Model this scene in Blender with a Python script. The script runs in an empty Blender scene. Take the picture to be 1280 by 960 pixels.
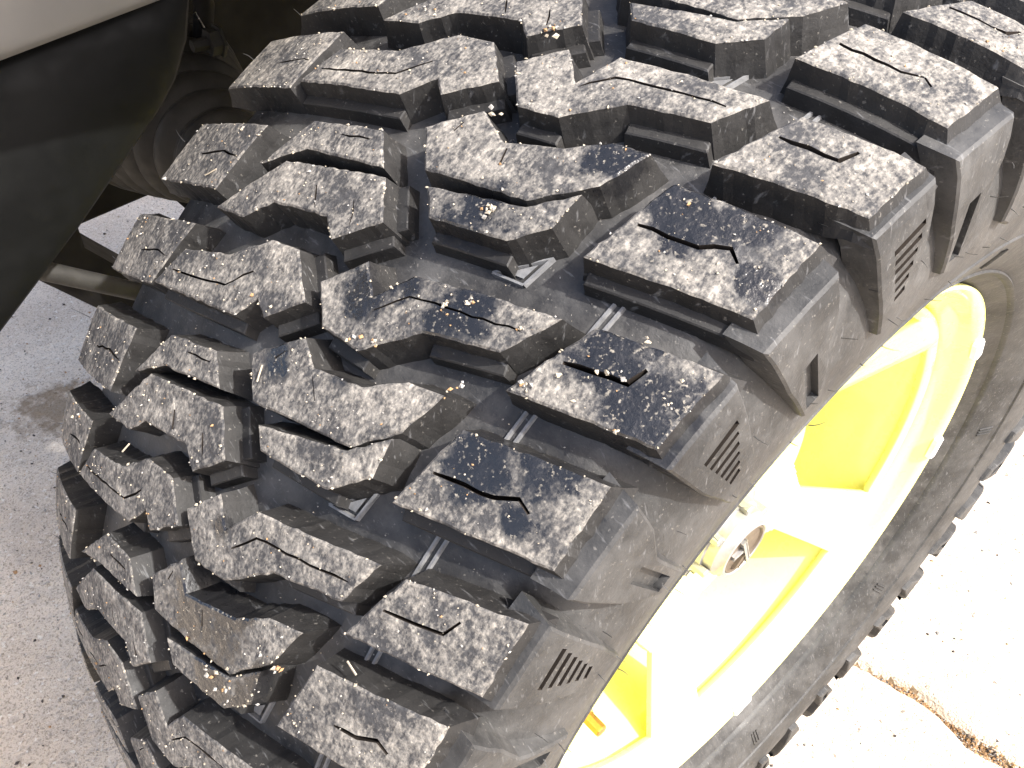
import bpy, bmesh, math, random
from mathutils import Vector, Matrix
from mathutils.geometry import delaunay_2d_cdt
from math import sin, cos, pi, radians, sqrt, atan2, hypot

# ------------------------------------------------------------------ scene, camera, light
scene = bpy.context.scene
COL = scene.collection
S = 0.40                       # tyre radius in metres; measured data below is in tyre radii
CAM_POS = (0.6604, -1.0226, 2.2461)
CAM_R = (0.65922, 0.74967, 0.05855); CAM_U = (-0.52672, 0.40478, 0.74748); CAM_B = (0.53666, -0.52359, 0.6617)
cd = bpy.data.cameras.new('camera'); cam = bpy.data.objects.new('camera', cd); COL.objects.link(cam)
M = Matrix((CAM_R, CAM_U, CAM_B)).transposed().to_4x4()
M.translation = Vector(CAM_POS) * S
cam.matrix_world = M
cd.sensor_width = 36; cd.lens = 36 * 1101.52 / 1280; cd.clip_start = 0.02; cd.clip_end = 500
scene.camera = cam
SUN_EL, SUN_AZ = radians(50), radians(18)       # azimuth measured from +x (the outer side of the wheel)
sd = Vector((cos(SUN_EL) * cos(SUN_AZ), cos(SUN_EL) * sin(SUN_AZ), sin(SUN_EL)))
world = bpy.data.worlds.new('World'); scene.world = world; world.use_nodes = True
wt = world.node_tree; bg = wt.nodes['Background']
sky = wt.nodes.new('ShaderNodeTexSky'); sky.sky_type = 'NISHITA'; sky.sun_disc = False
sky.sun_elevation = SUN_EL; sky.sun_rotation = pi / 2 - SUN_AZ; sky.air_density = 0.7; sky.dust_density = 4.5; sky.ozone_density = 0.1
wt.links.new(sky.outputs[0], bg.inputs[0]); bg.inputs[1].default_value = 0.15
ld = bpy.data.lights.new('sun', 'SUN'); ld.energy = 2.9; ld.angle = radians(1.2); ld.color = (1.0, 0.985, 0.96)
sun = bpy.data.objects.new('sun', ld); COL.objects.link(sun); sun.rotation_euler = (-sd).to_track_quat('-Z', 'Y').to_euler(); sun.location = sd * 5
scene.view_settings.view_transform = 'Standard'; scene.view_settings.look = 'None'
scene.view_settings.exposure = 1.8; scene.view_settings.gamma = 1.0; scene.view_settings.use_curve_mapping = False
random.seed(7)

# ------------------------------------------------------------------ measured data (tyre radii / radians)
BL = [('RS',1,[(0.2317,-0.377),(0.2442,-0.4701),(0.3733,-0.5045),(0.3739,-0.4133)]),('RS',2,[(0.2585,-0.3711),(0.2812,-0.467),(0.3867,-0.5045),(0.3855,-0.4208)]),('RS',3,[(0.2317,-0.3723),(0.2468,-0.4776),(0.3725,-0.5134),(0.3752,-0.4185)]),('RS',4,[(0.2549,-0.3781),(0.2825,-0.4694),(0.3855,-0.5058),(0.3827,-0.4182)]),('RS',5,[(0.2287,-0.3725),(0.245,-0.4651),(0.3728,-0.5067),(0.3762,-0.4181)]),('RS',6,[(0.254,-0.3805),(0.2779,-0.4637),(0.3835,-0.5038),(0.3848,-0.4213)]),('RS',7,[(0.2312,-0.3782),(0.2437,-0.4689),(0.3747,-0.5127),(0.375,-0.4173)]),('RC',1,[(0.0178,-0.2126),(0.0538,-0.2541),(0.0932,-0.2236),(0.105,-0.2736),(0.2494,-0.3163),(0.2281,-0.2605),(0.1533,-0.2308),(0.1104,-0.1819),(0.0652,-0.1703)]),('RC',3,[(0.021,-0.2065),(0.0559,-0.2517),(0.0864,-0.2278),(0.111,-0.2676),(0.2549,-0.3167),(0.2292,-0.2598),(0.156,-0.2305),(0.1098,-0.1794),(0.0575,-0.1736)]),('RC',5,[(0.0166,-0.2061),(0.0525,-0.2514),(0.0796,-0.2281),(0.1083,-0.2703),(0.2519,-0.3204),(0.2356,-0.2655),(0.1569,-0.2348),(0.1059,-0.1839),(0.0574,-0.1704)]),('RCu',2,[(-0.0037,-0.2486),(0.0386,-0.2949),(0.085,-0.2773),(0.1398,-0.3033),(0.1735,-0.335),(0.2105,-0.3458),(0.1962,-0.2919),(0.1503,-0.2414),(0.0358,-0.2118)]),('RCu',4,[(-0.0035,-0.2464),(0.0473,-0.2967),(0.0783,-0.28),(0.1368,-0.2973),(0.1749,-0.3291),(0.2123,-0.3406),(0.1991,-0.2894),(0.1621,-0.2469),(0.0324,-0.2116)]),('RCu',6,[(-0.0003,-0.2414),(0.0375,-0.2936),(0.0629,-0.2683),(0.1389,-0.3004),(0.1747,-0.3317),(0.2161,-0.3486),(0.198,-0.2934),(0.1564,-0.2413),(0.021,-0.2101)]),('RCl',2,[(0.0528,-0.1993),(0.1549,-0.2362),(0.1891,-0.2758),(0.1903,-0.2339),(0.1635,-0.2001),(0.0794,-0.1757)]),('RCl',4,[(0.0548,-0.1985),(0.1621,-0.2431),(0.1941,-0.2797),(0.1995,-0.2394),(0.1646,-0.2007),(0.0734,-0.1807)]),('LC',1,[(-0.2241,-0.0769),(-0.2093,-0.1349),(-0.124,-0.1631),(-0.0723,-0.2128),(-0.0258,-0.2225),(0.0234,-0.1844),(-0.0216,-0.1407),(-0.0419,-0.1549),(-0.0676,-0.1188)]),('LC',3,[(-0.2253,-0.0743),(-0.1993,-0.1322),(-0.1179,-0.1651),(-0.0735,-0.2065),(-0.0291,-0.2172),(0.0202,-0.181),(-0.017,-0.1409),(-0.0392,-0.1507),(-0.0561,-0.1207)]),('LC',5,[(-0.2301,-0.0716),(-0.2031,-0.1295),(-0.1234,-0.1612),(-0.075,-0.2054),(-0.0241,-0.2156),(0.014,-0.1816),(-0.0291,-0.1424),(-0.0481,-0.156),(-0.0734,-0.1193)]),('LCu',2,[(-0.1713,-0.1191),(-0.1438,-0.1922),(-0.0472,-0.2226),(-0.0076,-0.1902),(-0.1217,-0.1614)]),('LCu',4,[(-0.1718,-0.122),(-0.1353,-0.1923),(-0.0518,-0.2203),(-0.0187,-0.1939),(-0.1212,-0.1604)]),('LCu',6,[(-0.1779,-0.1259),(-0.1129,-0.2095),(-0.0505,-0.2235),(-0.018,-0.1947),(-0.1173,-0.16)]),('LCl',2,[(-0.1915,-0.0488),(-0.1362,-0.1383),(0.0026,-0.1837),(0.0393,-0.1461),(-0.0018,-0.1021),(-0.0268,-0.1174),(-0.1083,-0.0949),(-0.1377,-0.0607)]),('LCl',4,[(-0.1929,-0.0493),(-0.1387,-0.1392),(-0.0011,-0.1835),(0.0373,-0.1437),(0.0008,-0.1041),(-0.0259,-0.1196),(-0.1097,-0.0944),(-0.1341,-0.0667)]),('LCl',6,[(-0.193,-0.0473),(-0.1332,-0.1374),(-0.001,-0.1858),(0.0356,-0.1429),(0.0003,-0.1021),(-0.0243,-0.1195),(-0.1017,-0.0959),(-0.1469,-0.0543)]),('LS',1,[(-0.3723,-0.0254),(-0.376,-0.1134),(-0.2356,-0.1585),(-0.2309,-0.0642)]),('LS',2,[(-0.371,-0.0205),(-0.3589,-0.1139),(-0.2121,-0.1591),(-0.2174,-0.0633)]),('LS',3,[(-0.37,-0.0246),(-0.3681,-0.1107),(-0.2109,-0.1614),(-0.2308,-0.0682)]),('LS',4,[(-0.3597,-0.0241),(-0.3585,-0.1131),(-0.2111,-0.1587),(-0.2104,-0.0703)]),('LS',5,[(-0.3643,-0.0348),(-0.3659,-0.1087),(-0.231,-0.1518),(-0.2393,-0.067)])]
PROTO = {'RSA': [(0.2307,-0.3744),(0.2455,-0.4705),(0.3731,-0.5097),(0.375,-0.4173)],'RSB': [(0.2551,-0.3769),(0.2808,-0.4671),(0.3852,-0.5049),(0.3843,-0.4199)],'RC': [(0.0196,-0.2085),(0.0545,-0.2525),(0.0859,-0.2279),(0.1086,-0.2699),(0.2518,-0.3177),(0.2305,-0.2611),(0.155,-0.2315),(0.1085,-0.1818),(0.0601,-0.1725)],'RCu': [(-0.0013,-0.246),(0.0413,-0.2953),(0.0778,-0.2788),(0.1389,-0.3004),(0.1747,-0.3317),(0.2127,-0.344),(0.1976,-0.2911),(0.1561,-0.2428),(0.0304,-0.2128)],'RCl': [(0.0539,-0.1988),(0.1578,-0.239),(0.1913,-0.2775),(0.1944,-0.2359),(0.164,-0.2003),(0.0759,-0.1784)],'LC': [(-0.2246,-0.0757),(-0.2023,-0.1319),(-0.1215,-0.1632),(-0.0718,-0.2087),(-0.0249,-0.2184),(0.0198,-0.1834),(-0.0228,-0.1418),(-0.0432,-0.1541),(-0.0659,-0.1199)],'LCu': [(-0.1759,-0.1213),(-0.1356,-0.1921),(-0.0498,-0.2223),(-0.0153,-0.1935),(-0.1197,-0.1605)],'LCl': [(-0.1921,-0.049),(-0.1358,-0.1384),(-0.0001,-0.1844),(0.0381,-0.1451),(-0.0004,-0.1026),(-0.0262,-0.1182),(-0.1067,-0.0945),(-0.1385,-0.0624)],'LS': [(-0.3718,-0.023),(-0.3643,-0.1115),(-0.2194,-0.1577),(-0.2278,-0.0659)]}
RSS = [(1,[(0.2362,-0.4198),(0.308,-0.4356),(0.326,-0.4484),(0.3368,-0.4425)]),(2,[(0.2708,-0.4316),(0.3346,-0.4492),(0.341,-0.4694)]),(3,[(0.2384,-0.4211),(0.3032,-0.4401),(0.3238,-0.4576),(0.3363,-0.4498)]),(4,[(0.2713,-0.4256),(0.3333,-0.4473),(0.3387,-0.4672)]),(5,[(0.2383,-0.4159),(0.3029,-0.4361),(0.3211,-0.4492),(0.3346,-0.4441)]),(6,[(0.269,-0.4243),(0.3314,-0.4466),(0.3385,-0.4663)]),(7,[(0.2857,-0.4315),(0.3096,-0.4389),(0.3277,-0.452),(0.3414,-0.4477)])]
SIP = {'RC': [[(0.0982,-0.2183),(0.1219,-0.2492),(0.1755,-0.267),(0.2387,-0.2883)]],'RCu': [[(0.0155,-0.2733),(0.0294,-0.2605)],[(0.0839,-0.273),(0.1008,-0.2573)]],'LC': [[(-0.2273,-0.0926),(-0.1559,-0.1164),(-0.0952,-0.137),(-0.0671,-0.1693)]],'LCl': [[(-0.0676,-0.1367),(-0.0448,-0.119)],[(-0.0091,-0.1459),(0.0188,-0.1257)]],'LCu': [[(-0.0918,-0.1949),(-0.0516,-0.2068)]],'LS': [[(-0.2992,-0.0839),(-0.2542,-0.1045),(-0.2151,-0.1111)]]}
ROWS = [(1,-0.0442),(2,0.1019),(3,0.2454),(4,0.3868),(5,0.5244),(6,0.6618),(7,0.7978)]
PITCH = 0.14319
WET = [(0.2746,-0.4604,1.8585,0.045),(0.317,-0.4326,1.8616,0.033),(0.3582,-0.4506,1.8388,0.023),(0.3134,-0.5701,1.7787,0.041),(0.3667,-0.5701,1.7592,0.047),(0.2745,-0.6769,1.7005,0.038),(0.3314,-0.6473,1.7092,0.037),(0.3262,-0.6842,1.6758,0.015),(0.0718,-0.6584,1.7506,0.03),(0.1042,-0.6349,1.7683,0.026),(0.169,-0.6203,1.7728,0.039),(0.0307,-0.7283,1.6849,0.024),(0.1089,-0.7041,1.7049,0.016),(0.0735,-0.8335,1.5495,0.017),(0.0788,-0.8882,1.4554,0.051),(0.1368,-0.8762,1.4698,0.036),(0.1384,-0.9043,1.4127,0.037),(0.1863,-0.8993,1.4113,0.024),(0.1842,-0.4594,1.876,0.029),(0.1183,-0.562,1.8219,0.037),(0.2028,-0.8762,1.4536,0.023)]
EXTRA_GRIT = [(0.1267,-0.5514,1.8295),(0.1289,-0.5481,1.8315),(0.1324,-0.5493,1.8303),(0.1215,-0.5537,1.8284),(0.1321,-0.5478,1.8313),(0.1301,-0.5522,1.8286),(0.1316,-0.5462,1.8324),(0.1248,-0.5488,1.8314),(0.1303,-0.5574,1.8251),(0.308,-0.5819,1.7728),(0.3081,-0.5819,1.7728),(0.3158,-0.5768,1.7742),(0.316,-0.5781,1.7731),(0.3149,-0.5775,1.774),(0.3287,-0.5722,1.7733),(0.3281,-0.5726,1.7732),(0.3308,-0.5714,1.7732),(0.0135,-0.3831,1.9247),(0.0131,-0.377,1.9272),(0.0301,-0.3835,1.9243),(0.021,-0.3737,1.9285),(0.0158,-0.3731,1.9288),(0.0202,-0.3758,1.9276),(0.0186,-0.3776,1.927),(0.0208,-0.3882,1.9225),(0.3499,-0.5986,1.7452),(0.3491,-0.598,1.7459),(0.3512,-0.5966,1.7462),(0.3502,-0.5976,1.7458),(0.158,-0.6267,1.7704),(0.1589,-0.6243,1.7723),(0.1578,-0.6216,1.7746),(0.1574,-0.625,1.7719),(0.1568,-0.6246,1.7723),(0.1585,-0.6224,1.7738),(0.1753,-0.6136,1.7785),(0.1827,-0.6068,1.7826),(0.1777,-0.6104,1.7806),(0.1746,-0.6124,1.7795),(0.1767,-0.6128,1.7788),(0.1796,-0.6099,1.7807),(0.2296,-0.6021,1.7778),(0.2313,-0.6006,1.7786),(0.2343,-0.5985,1.7795),(0.2317,-0.5991,1.7796),(0.2711,-0.6206,1.7531),(0.2704,-0.6245,1.75),(0.2712,-0.6255,1.749),(0.2672,-0.6227,1.7524),(0.2668,-0.6243,1.7511),(0.2641,-0.6247,1.7515),(0.2628,-0.6243,1.7522),(0.2709,-0.4467,1.8677),(0.3239,-0.5425,1.7959),(0.3263,-0.5413,1.796),(0.3221,-0.5405,1.798),(0.0978,-0.6841,1.7267),(0.0939,-0.6902,1.7213),(0.0944,-0.6897,1.7217),(0.0956,-0.688,1.7232),(0.1052,-0.6812,1.7288),(0.098,-0.6846,1.7262),(0.1183,-0.6772,1.7312),(0.1193,-0.6781,1.7304),(0.1206,-0.6765,1.7317),(0.1252,-0.6786,1.7293),(0.1262,-0.6728,1.7345),(0.1313,-0.9058,1.4134),(0.1259,-0.9026,1.4214),(0.1268,-0.9044,1.4172),(0.1307,-0.9059,1.4133),(0.1376,-0.9038,1.4163),(0.1416,-0.8991,1.4256),(0.1614,-0.8997,1.4197),(0.1473,-0.9061,1.4091),(0.1585,-0.8996,1.4205),(0.1647,-0.8972,1.4242),(0.1576,-0.9015,1.4168),(0.1617,-0.8944,1.4307),(0.2058,-0.8632,1.4791),(0.2081,-0.8641,1.4768),(0.2087,-0.8615,1.4813),(0.214,-0.8595,1.4832),(0.2041,-0.8861,1.4359),(0.1938,-0.886,1.4393),(0.1994,-0.881,1.4475),(0.2188,-0.6582,1.7332),(0.2217,-0.6551,1.7354),(0.2197,-0.6531,1.7376),(0.213,-0.6648,1.7284),(0.2149,-0.669,1.7242),(0.2144,-0.6622,1.7305),(0.2843,-0.6027,1.7639),(0.2855,-0.601,1.7648),(0.0441,-0.4788,1.8784),(0.0507,-0.4838,1.8754),(0.0596,-0.4794,1.8775),(0.0527,-0.4838,1.8754)]
BUMP = [(-0.45,-0.8939,1.7992),(-0.45,-0.7888,1.8185),(-0.45,-0.6745,1.8378),(-0.45,-0.5488,1.8591),(-0.45,-0.4338,1.8819),(-0.45,-0.4048,2.0948),(-0.45,-0.7842,2.1054)]
TRIM = [(-0.55,-0.8817,1.7608),(-0.55,-0.7666,1.7838),(-0.55,-0.6416,1.8069),(-0.55,-0.5038,1.8363),(-0.55,-0.5224,1.7647),(-0.55,-0.5493,1.7136),(-0.55,-0.5766,1.6801),(-0.55,-0.6136,1.6463),(-0.55,-0.7266,1.5415),(-0.55,-0.8228,1.4599),(-0.55,-0.8821,1.4101),(-0.55,-1.0519,1.2856)]
LINER = [(-1.15,-1.0112,1.261),(-1.15,-0.5891,1.1896),(-1.15,-0.3949,1.2134),(-1.15,-0.3245,1.1055),(-1.15,0.0057,0.6028),(-1.15,1.9487,0.2085),(-1.15,1.5646,2.2975),(-1.15,-0.648,2.1964)]
ARM = [(-0.95,-0.8426,1.3689),(-0.95,-0.6988,1.299),(-0.95,-0.6397,1.3301),(-0.95,-0.6387,1.2765),(-0.95,-0.6383,1.2544),(-0.95,-0.5996,1.2054),(-0.95,-0.5127,1.0991),(-0.95,-0.3255,0.7338),(-0.95,-0.6567,1.1209),(-0.95,-0.7376,1.22),(-0.95,-0.8474,1.3544)]
ROD = [(-0.62,-0.8086,1.4631),(-0.62,-0.6292,1.331)]
BOOT = [(-0.62,-0.4563,1.5236),(-0.95,-0.4716,1.4785)]
BOLT = [(-0.75,-0.4364,1.674),(-0.75,-0.3867,1.6745)]
GLINT = [(-0.8,-0.4009,1.7079),(-0.8,-0.386,1.6721),(-0.8,-0.4136,1.6342),(-0.8,-0.3945,1.5934)]
WHITE = [(-0.8,-0.3789,1.6296),(-0.8,-0.3619,1.6232),(-0.8,-0.3594,1.6113),(-0.8,-0.376,1.6121)]
CRACK = [(0.2049,0.7014,-0.0),(0.3466,0.7397,-0.0),(0.4359,0.7674,-0.0),(0.5342,0.7966,-0.0),(0.621,0.7957,-0.0),(0.7091,0.786,-0.0),(0.8005,0.809,-0.0),(0.9337,0.8519,-0.0)]
STAIN = (-2.062,-0.6297,-0.0)

CR_A, CR_B = 0.30145, 0.55391           # crown of the tread
DEEP = 0.038                            # tread depth
NROW = 44
TILT = radians(140)                     # angle of the contact patch from theta = 0
rowth = dict(ROWS)
for k in range(8, 8 + NROW - 7): rowth[k] = rowth[7] + PITCH * (k - 7)
def row_angle(k):
    if k in rowth: return rowth[k]
    return rowth[k + NROW] - 2 * pi

# ------------------------------------------------------------------ helpers
def link(name, mesh, parent=None):
    o = bpy.data.objects.new(name, mesh); COL.objects.link(o)
    if parent: o.parent = parent
    return o
def mesh_of(name, verts, faces, mats, fm=None, smooth=False, sm=None):
    me = bpy.data.meshes.new(name); me.from_pydata([tuple(v) for v in verts], [], faces)
    for m in mats: me.materials.append(m)
    if fm: me.polygons.foreach_set('material_index', fm)
    if smooth: me.polygons.foreach_set('use_smooth', [True] * len(me.polygons))
    elif sm: me.polygons.foreach_set('use_smooth', sm)
    me.update(); return me
def tag(o, label=None, cat=None, group=None, kind=None):
    if label: o['label'] = label
    if cat: o['category'] = cat
    if group: o['group'] = group
    if kind: o['kind'] = kind
    return o
def W(x, rho, th):
    """tyre coordinates (radii) -> metres: x outboard, theta grows forward and down; wheel centre at height S"""
    be = th + pi - TILT
    return Vector((x * S, -rho * sin(be) * S, (rho * cos(be) + 1) * S))
def crown(u): return 1 - CR_A * u * u - CR_B * u ** 4
def tread_pt(u, th, h=0.0): return W(u, crown(u) + h, th)
# sidewall profile of the carcass (x, rho), outer side
SIDE = [(.335, crown(.335) - DEEP), (.368, .895), (.386, .862), (.395, .825), (.399, .79), (.398, .75), (.390, .705), (.376, .665), (.360, .630), (.342, .605), (.330, .592), (.316, .578), (.298, .560)]
def side_x(rho):
    prev = SIDE[0]
    for q in SIDE[1:]:
        if rho >= q[1]:
            t = (rho - q[1]) / (prev[1] - q[1]); t = max(0, min(1, t)); return q[0] + (prev[0] - q[0]) * t
        prev = q
    return SIDE[-1][0]

def inpoly(p, poly):
    c = False; n = len(poly); j = n - 1
    for i in range(n):
        a, b = poly[i], poly[j]
        if (a[1] > p[1]) != (b[1] > p[1]) and p[0] < (b[0] - a[0]) * (p[1] - a[1]) / (b[1] - a[1]) + a[0]: c = not c
        j = i
    return c
def segd(p, a, b):
    dx, dy = b[0] - a[0], b[1] - a[1]; L = dx * dx + dy * dy
    t = 0 if L == 0 else max(0, min(1, ((p[0] - a[0]) * dx + (p[1] - a[1]) * dy) / L))
    return hypot(p[0] - a[0] - t * dx, p[1] - a[1] - t * dy)
def edged(p, poly): return min(segd(p, poly[i], poly[(i + 1) % len(poly)]) for i in range(len(poly)))
def area(poly): return sum(poly[i][0] * poly[(i + 1) % len(poly)][1] - poly[(i + 1) % len(poly)][0] * poly[i][1] for i in range(len(poly))) / 2
def ccw(poly): return list(poly) if area(poly) > 0 else list(reversed(poly))
def resample(poly, step, jit, rnd):
    out = []
    for i in range(len(poly)):
        a, b = poly[i], poly[(i + 1) % len(poly)]; L = hypot(b[0] - a[0], b[1] - a[1]); n = max(1, int(round(L / step)))
        for q in range(n):
            t = q / n; j = 0 if q == 0 else jit
            out.append((a[0] + (b[0] - a[0]) * t + rnd.uniform(-j, j), a[1] + (b[1] - a[1]) * t + rnd.uniform(-j, j)))
    return out
def offset(poly, d):
    """offset of a ccw polygon, + outwards, mitred with a limit"""
    n = len(poly); out = []
    dl = d if isinstance(d, list) else [d] * n
    for i in range(n):
        p0, p1, p2 = poly[i - 1], poly[i], poly[(i + 1) % n]
        a = Vector((p1[1] - p0[1], p0[0] - p1[0])); b = Vector((p2[1] - p1[1], p1[0] - p2[0]))
        if a.length < 1e-9: a = b.copy()
        if b.length < 1e-9: b = a.copy()
        a.normalize(); b.normalize(); m = a + b
        if m.length < .3: m = a.copy()
        m.normalize(); k = 1 / max(.72, m.dot(a))
        out.append((p1[0] + m.x * dl[i] * k, p1[1] + m.y * dl[i] * k))
    return out
def ribbon(path, w):
    Lp, Rp = [], []
    for i, p in enumerate(path):
        a = path[max(0, i - 1)]; b = path[min(len(path) - 1, i + 1)]
        d = Vector((b[0] - a[0], b[1] - a[1])).normalized(); k = w / 2 * (0.6 if i in (0, len(path) - 1) else 1)
        Lp.append((p[0] - d.y * k, p[1] + d.x * k)); Rp.append((p[0] + d.y * k, p[1] - d.x * k))
    return Lp, Rp

def slab_mesh(outline, surf, rnd, sipes=(), holes=(), edge=.0022, drop=.0016, wall=.006, depth=DEEP, step=.012, jit=.0006,
              grid=.014, bump=.0007, sipe_w=.0045, sipe_d=.02, hole_d=.01, outer=None, smoothgrid=False):
    """a lug: top face with cut sipes / recesses, rounded rim, drafted walls.  surf(a, b, h) -> point"""
    out = resample(ccw(outline), step, jit, rnd); ins = offset(out, -edge)
    V, F, FM = [], [], []
    def add(p, h): V.append(surf(p[0], p[1], h)); return len(V) - 1
    cuts = []
    for s in sipes:
        q = []
        cx = sum(p[0] for p in ins) / len(ins); cy = sum(p[1] for p in ins) / len(ins)
        for p in s:
            p = tuple(p)
            for _ in range(40):
                if inpoly(p, ins) and edged(p, ins) > .005: break
                p = (p[0] + (cx - p[0]) * .06, p[1] + (cy - p[1]) * .06)
            q.append(p)
        # subdivide and roughen
        path = [q[0]]
        for i in range(len(q) - 1):
            L = hypot(q[i + 1][0] - q[i][0], q[i + 1][1] - q[i][1]); n = max(1, int(L / .012))
            for t in range(1, n + 1):
                j = .0013 if t < n else 0
                path.append((q[i][0] + (q[i + 1][0] - q[i][0]) * t / n + rnd.uniform(-j, j), q[i][1] + (q[i + 1][1] - q[i][1]) * t / n + rnd.uniform(-j, j)))
        path = [p for i, p in enumerate(path) if i == 0 or hypot(p[0] - path[i - 1][0], p[1] - path[i - 1][1]) > .002]
        if len(path) < 2: continue
        Lp, Rp = ribbon(path, sipe_w * rnd.uniform(.75, 1.15))
        cuts.append((Lp + Rp[::-1], sipe_d, len(Lp)))
    for h in holes: cuts.append((ccw(h), hole_d, 0))
    pts = list(ins); edges = [(i, (i + 1) % len(ins)) for i in range(len(ins))]
    for poly, d, n in cuts:
        o = len(pts); pts += poly; edges += [(o + i, o + (i + 1) % len(poly)) for i in range(len(poly))]
    if grid:
        x0, x1 = min(p[0] for p in ins), max(p[0] for p in ins); y0, y1 = min(p[1] for p in ins), max(p[1] for p in ins)
        x = x0 + grid / 2
        while x < x1:
            y = y0 + grid / 2
            while y < y1:
                p = (x + rnd.uniform(-.3, .3) * grid, y + rnd.uniform(-.3, .3) * grid)
                if inpoly(p, ins) and edged(p, ins) > grid * .35 and all(not inpoly(p, c[0]) and edged(p, c[0]) > grid * .2 for c in cuts): pts.append(p)
                y += grid
            x += grid
    vv, ee, ff, ov, oe, of = delaunay_2d_cdt([Vector(p) for p in pts], edges, [], 0, 1e-6)
    nin = len(ins)
    base = len(V)
    hs = []
    for i, p in enumerate(vv):
        src = ov[i][0] if ov[i] else 10 ** 6
        hs.append(0 if src < nin else rnd.uniform(-bump, bump))
        add(p, hs[-1])
    for f in ff:
        cx = sum(vv[i][0] for i in f) / 3; cy = sum(vv[i][1] for i in f) / 3
        if not inpoly((cx, cy), ins) or any(inpoly((cx, cy), c[0]) for c in cuts): continue
        F.append([base + i for i in f]); FM.append(0)
    inv = {}
    for i, l in enumerate(ov):
        for s_ in l: inv[s_] = i
    n = nin; ra = [base + inv[i] for i in range(n)]
    r1 = [add(p, -drop) for p in out]
    if outer: wl, dl = outer(out, wall, depth)
    else: wl, dl = [wall] * n, [depth] * n
    mid = offset(out, [w * .45 for w in wl]); bot = offset(out, wl)
    r2 = [add(p, -drop - (dl[i] - drop) * .55) for i, p in enumerate(mid)]
    r3 = [add(p, -dl[i]) for i, p in enumerate(bot)]
    for A, B, m in ((ra, r1, 0), (r1, r2, 1), (r2, r3, 1)):
        for i in range(n):
            j = (i + 1) % n; F.append([A[i], B[i], B[j], A[j]]); FM.append(m)
    o = nin
    for poly, d, npath in cuts:
        m = len(poly); top = [base + inv[o + i] for i in range(m)]
        dn = [add(p, -d) for p in poly]
        for i in range(m):
            j = (i + 1) % m; F.append([top[i], top[j], dn[j], dn[i]]); FM.append(2)
        if npath:
            for i in range(npath - 1): F.append([dn[i], dn[i + 1], dn[m - 2 - i], dn[m - 1 - i]]); FM.append(2)
        else: F.append(list(dn)); FM.append(2 if d > .012 else 1)
        o += m
    return V, F, FM
def fix_normals(me):
    bm = bmesh.new(); bm.from_mesh(me); bmesh.ops.recalc_face_normals(bm, faces=bm.faces); bm.to_mesh(me); bm.free()

def lathe_x(profile, cx, cy, cz, n, name, mats, smooth=True, th0=0, th1=2 * pi, closed=True):
    V, F = [], []; full = th1 - th0 > 2 * pi - 1e-6
    cnt = n if full else n + 1
    for i in range(cnt):
        t = th0 + (th1 - th0) * i / n
        for x, r in profile: V.append((cx + x, cy - r * sin(t), cz + r * cos(t)))
    m = len(profile)
    for i in range(n):
        j = (i + 1) % cnt
        for k in range(m - 1): F.append((i * m + k, i * m + k + 1, j * m + k + 1, j * m + k))
    me = mesh_of(name, V, F, mats, smooth=smooth); fix_normals(me)
    if smooth: me.set_sharp_from_angle(angle=radians(38))
    return me
def tube(name, pts, r, mat, n=12, smooth=True, r_end=None):
    V, F = [], []; pts = [Vector(p) for p in pts]; rr = r if isinstance(r, list) else [r] * len(pts)
    up = Vector((0, 0, 1)); 
    for i, p in enumerate(pts):
        d = (pts[min(i + 1, len(pts) - 1)] - pts[max(i - 1, 0)]).normalized()
        if abs(d.dot(up)) > .95: up = Vector((0, 1, 0))
        a = d.cross(up).normalized(); b = d.cross(a)
        for k in range(n): t = 2 * pi * k / n; V.append(p + (a * cos(t) + b * sin(t)) * rr[i])
    for i in range(len(pts) - 1):
        for k in range(n): F.append((i * n + k, i * n + (k + 1) % n, (i + 1) * n + (k + 1) % n, (i + 1) * n + k))
    F.append(list(range(n))); F.append(list(range((len(pts) - 1) * n, len(pts) * n)))
    me = mesh_of(name, V, F, [mat], smooth=smooth); fix_normals(me)
    if smooth: me.set_sharp_from_angle(angle=radians(40))
    return me

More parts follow.
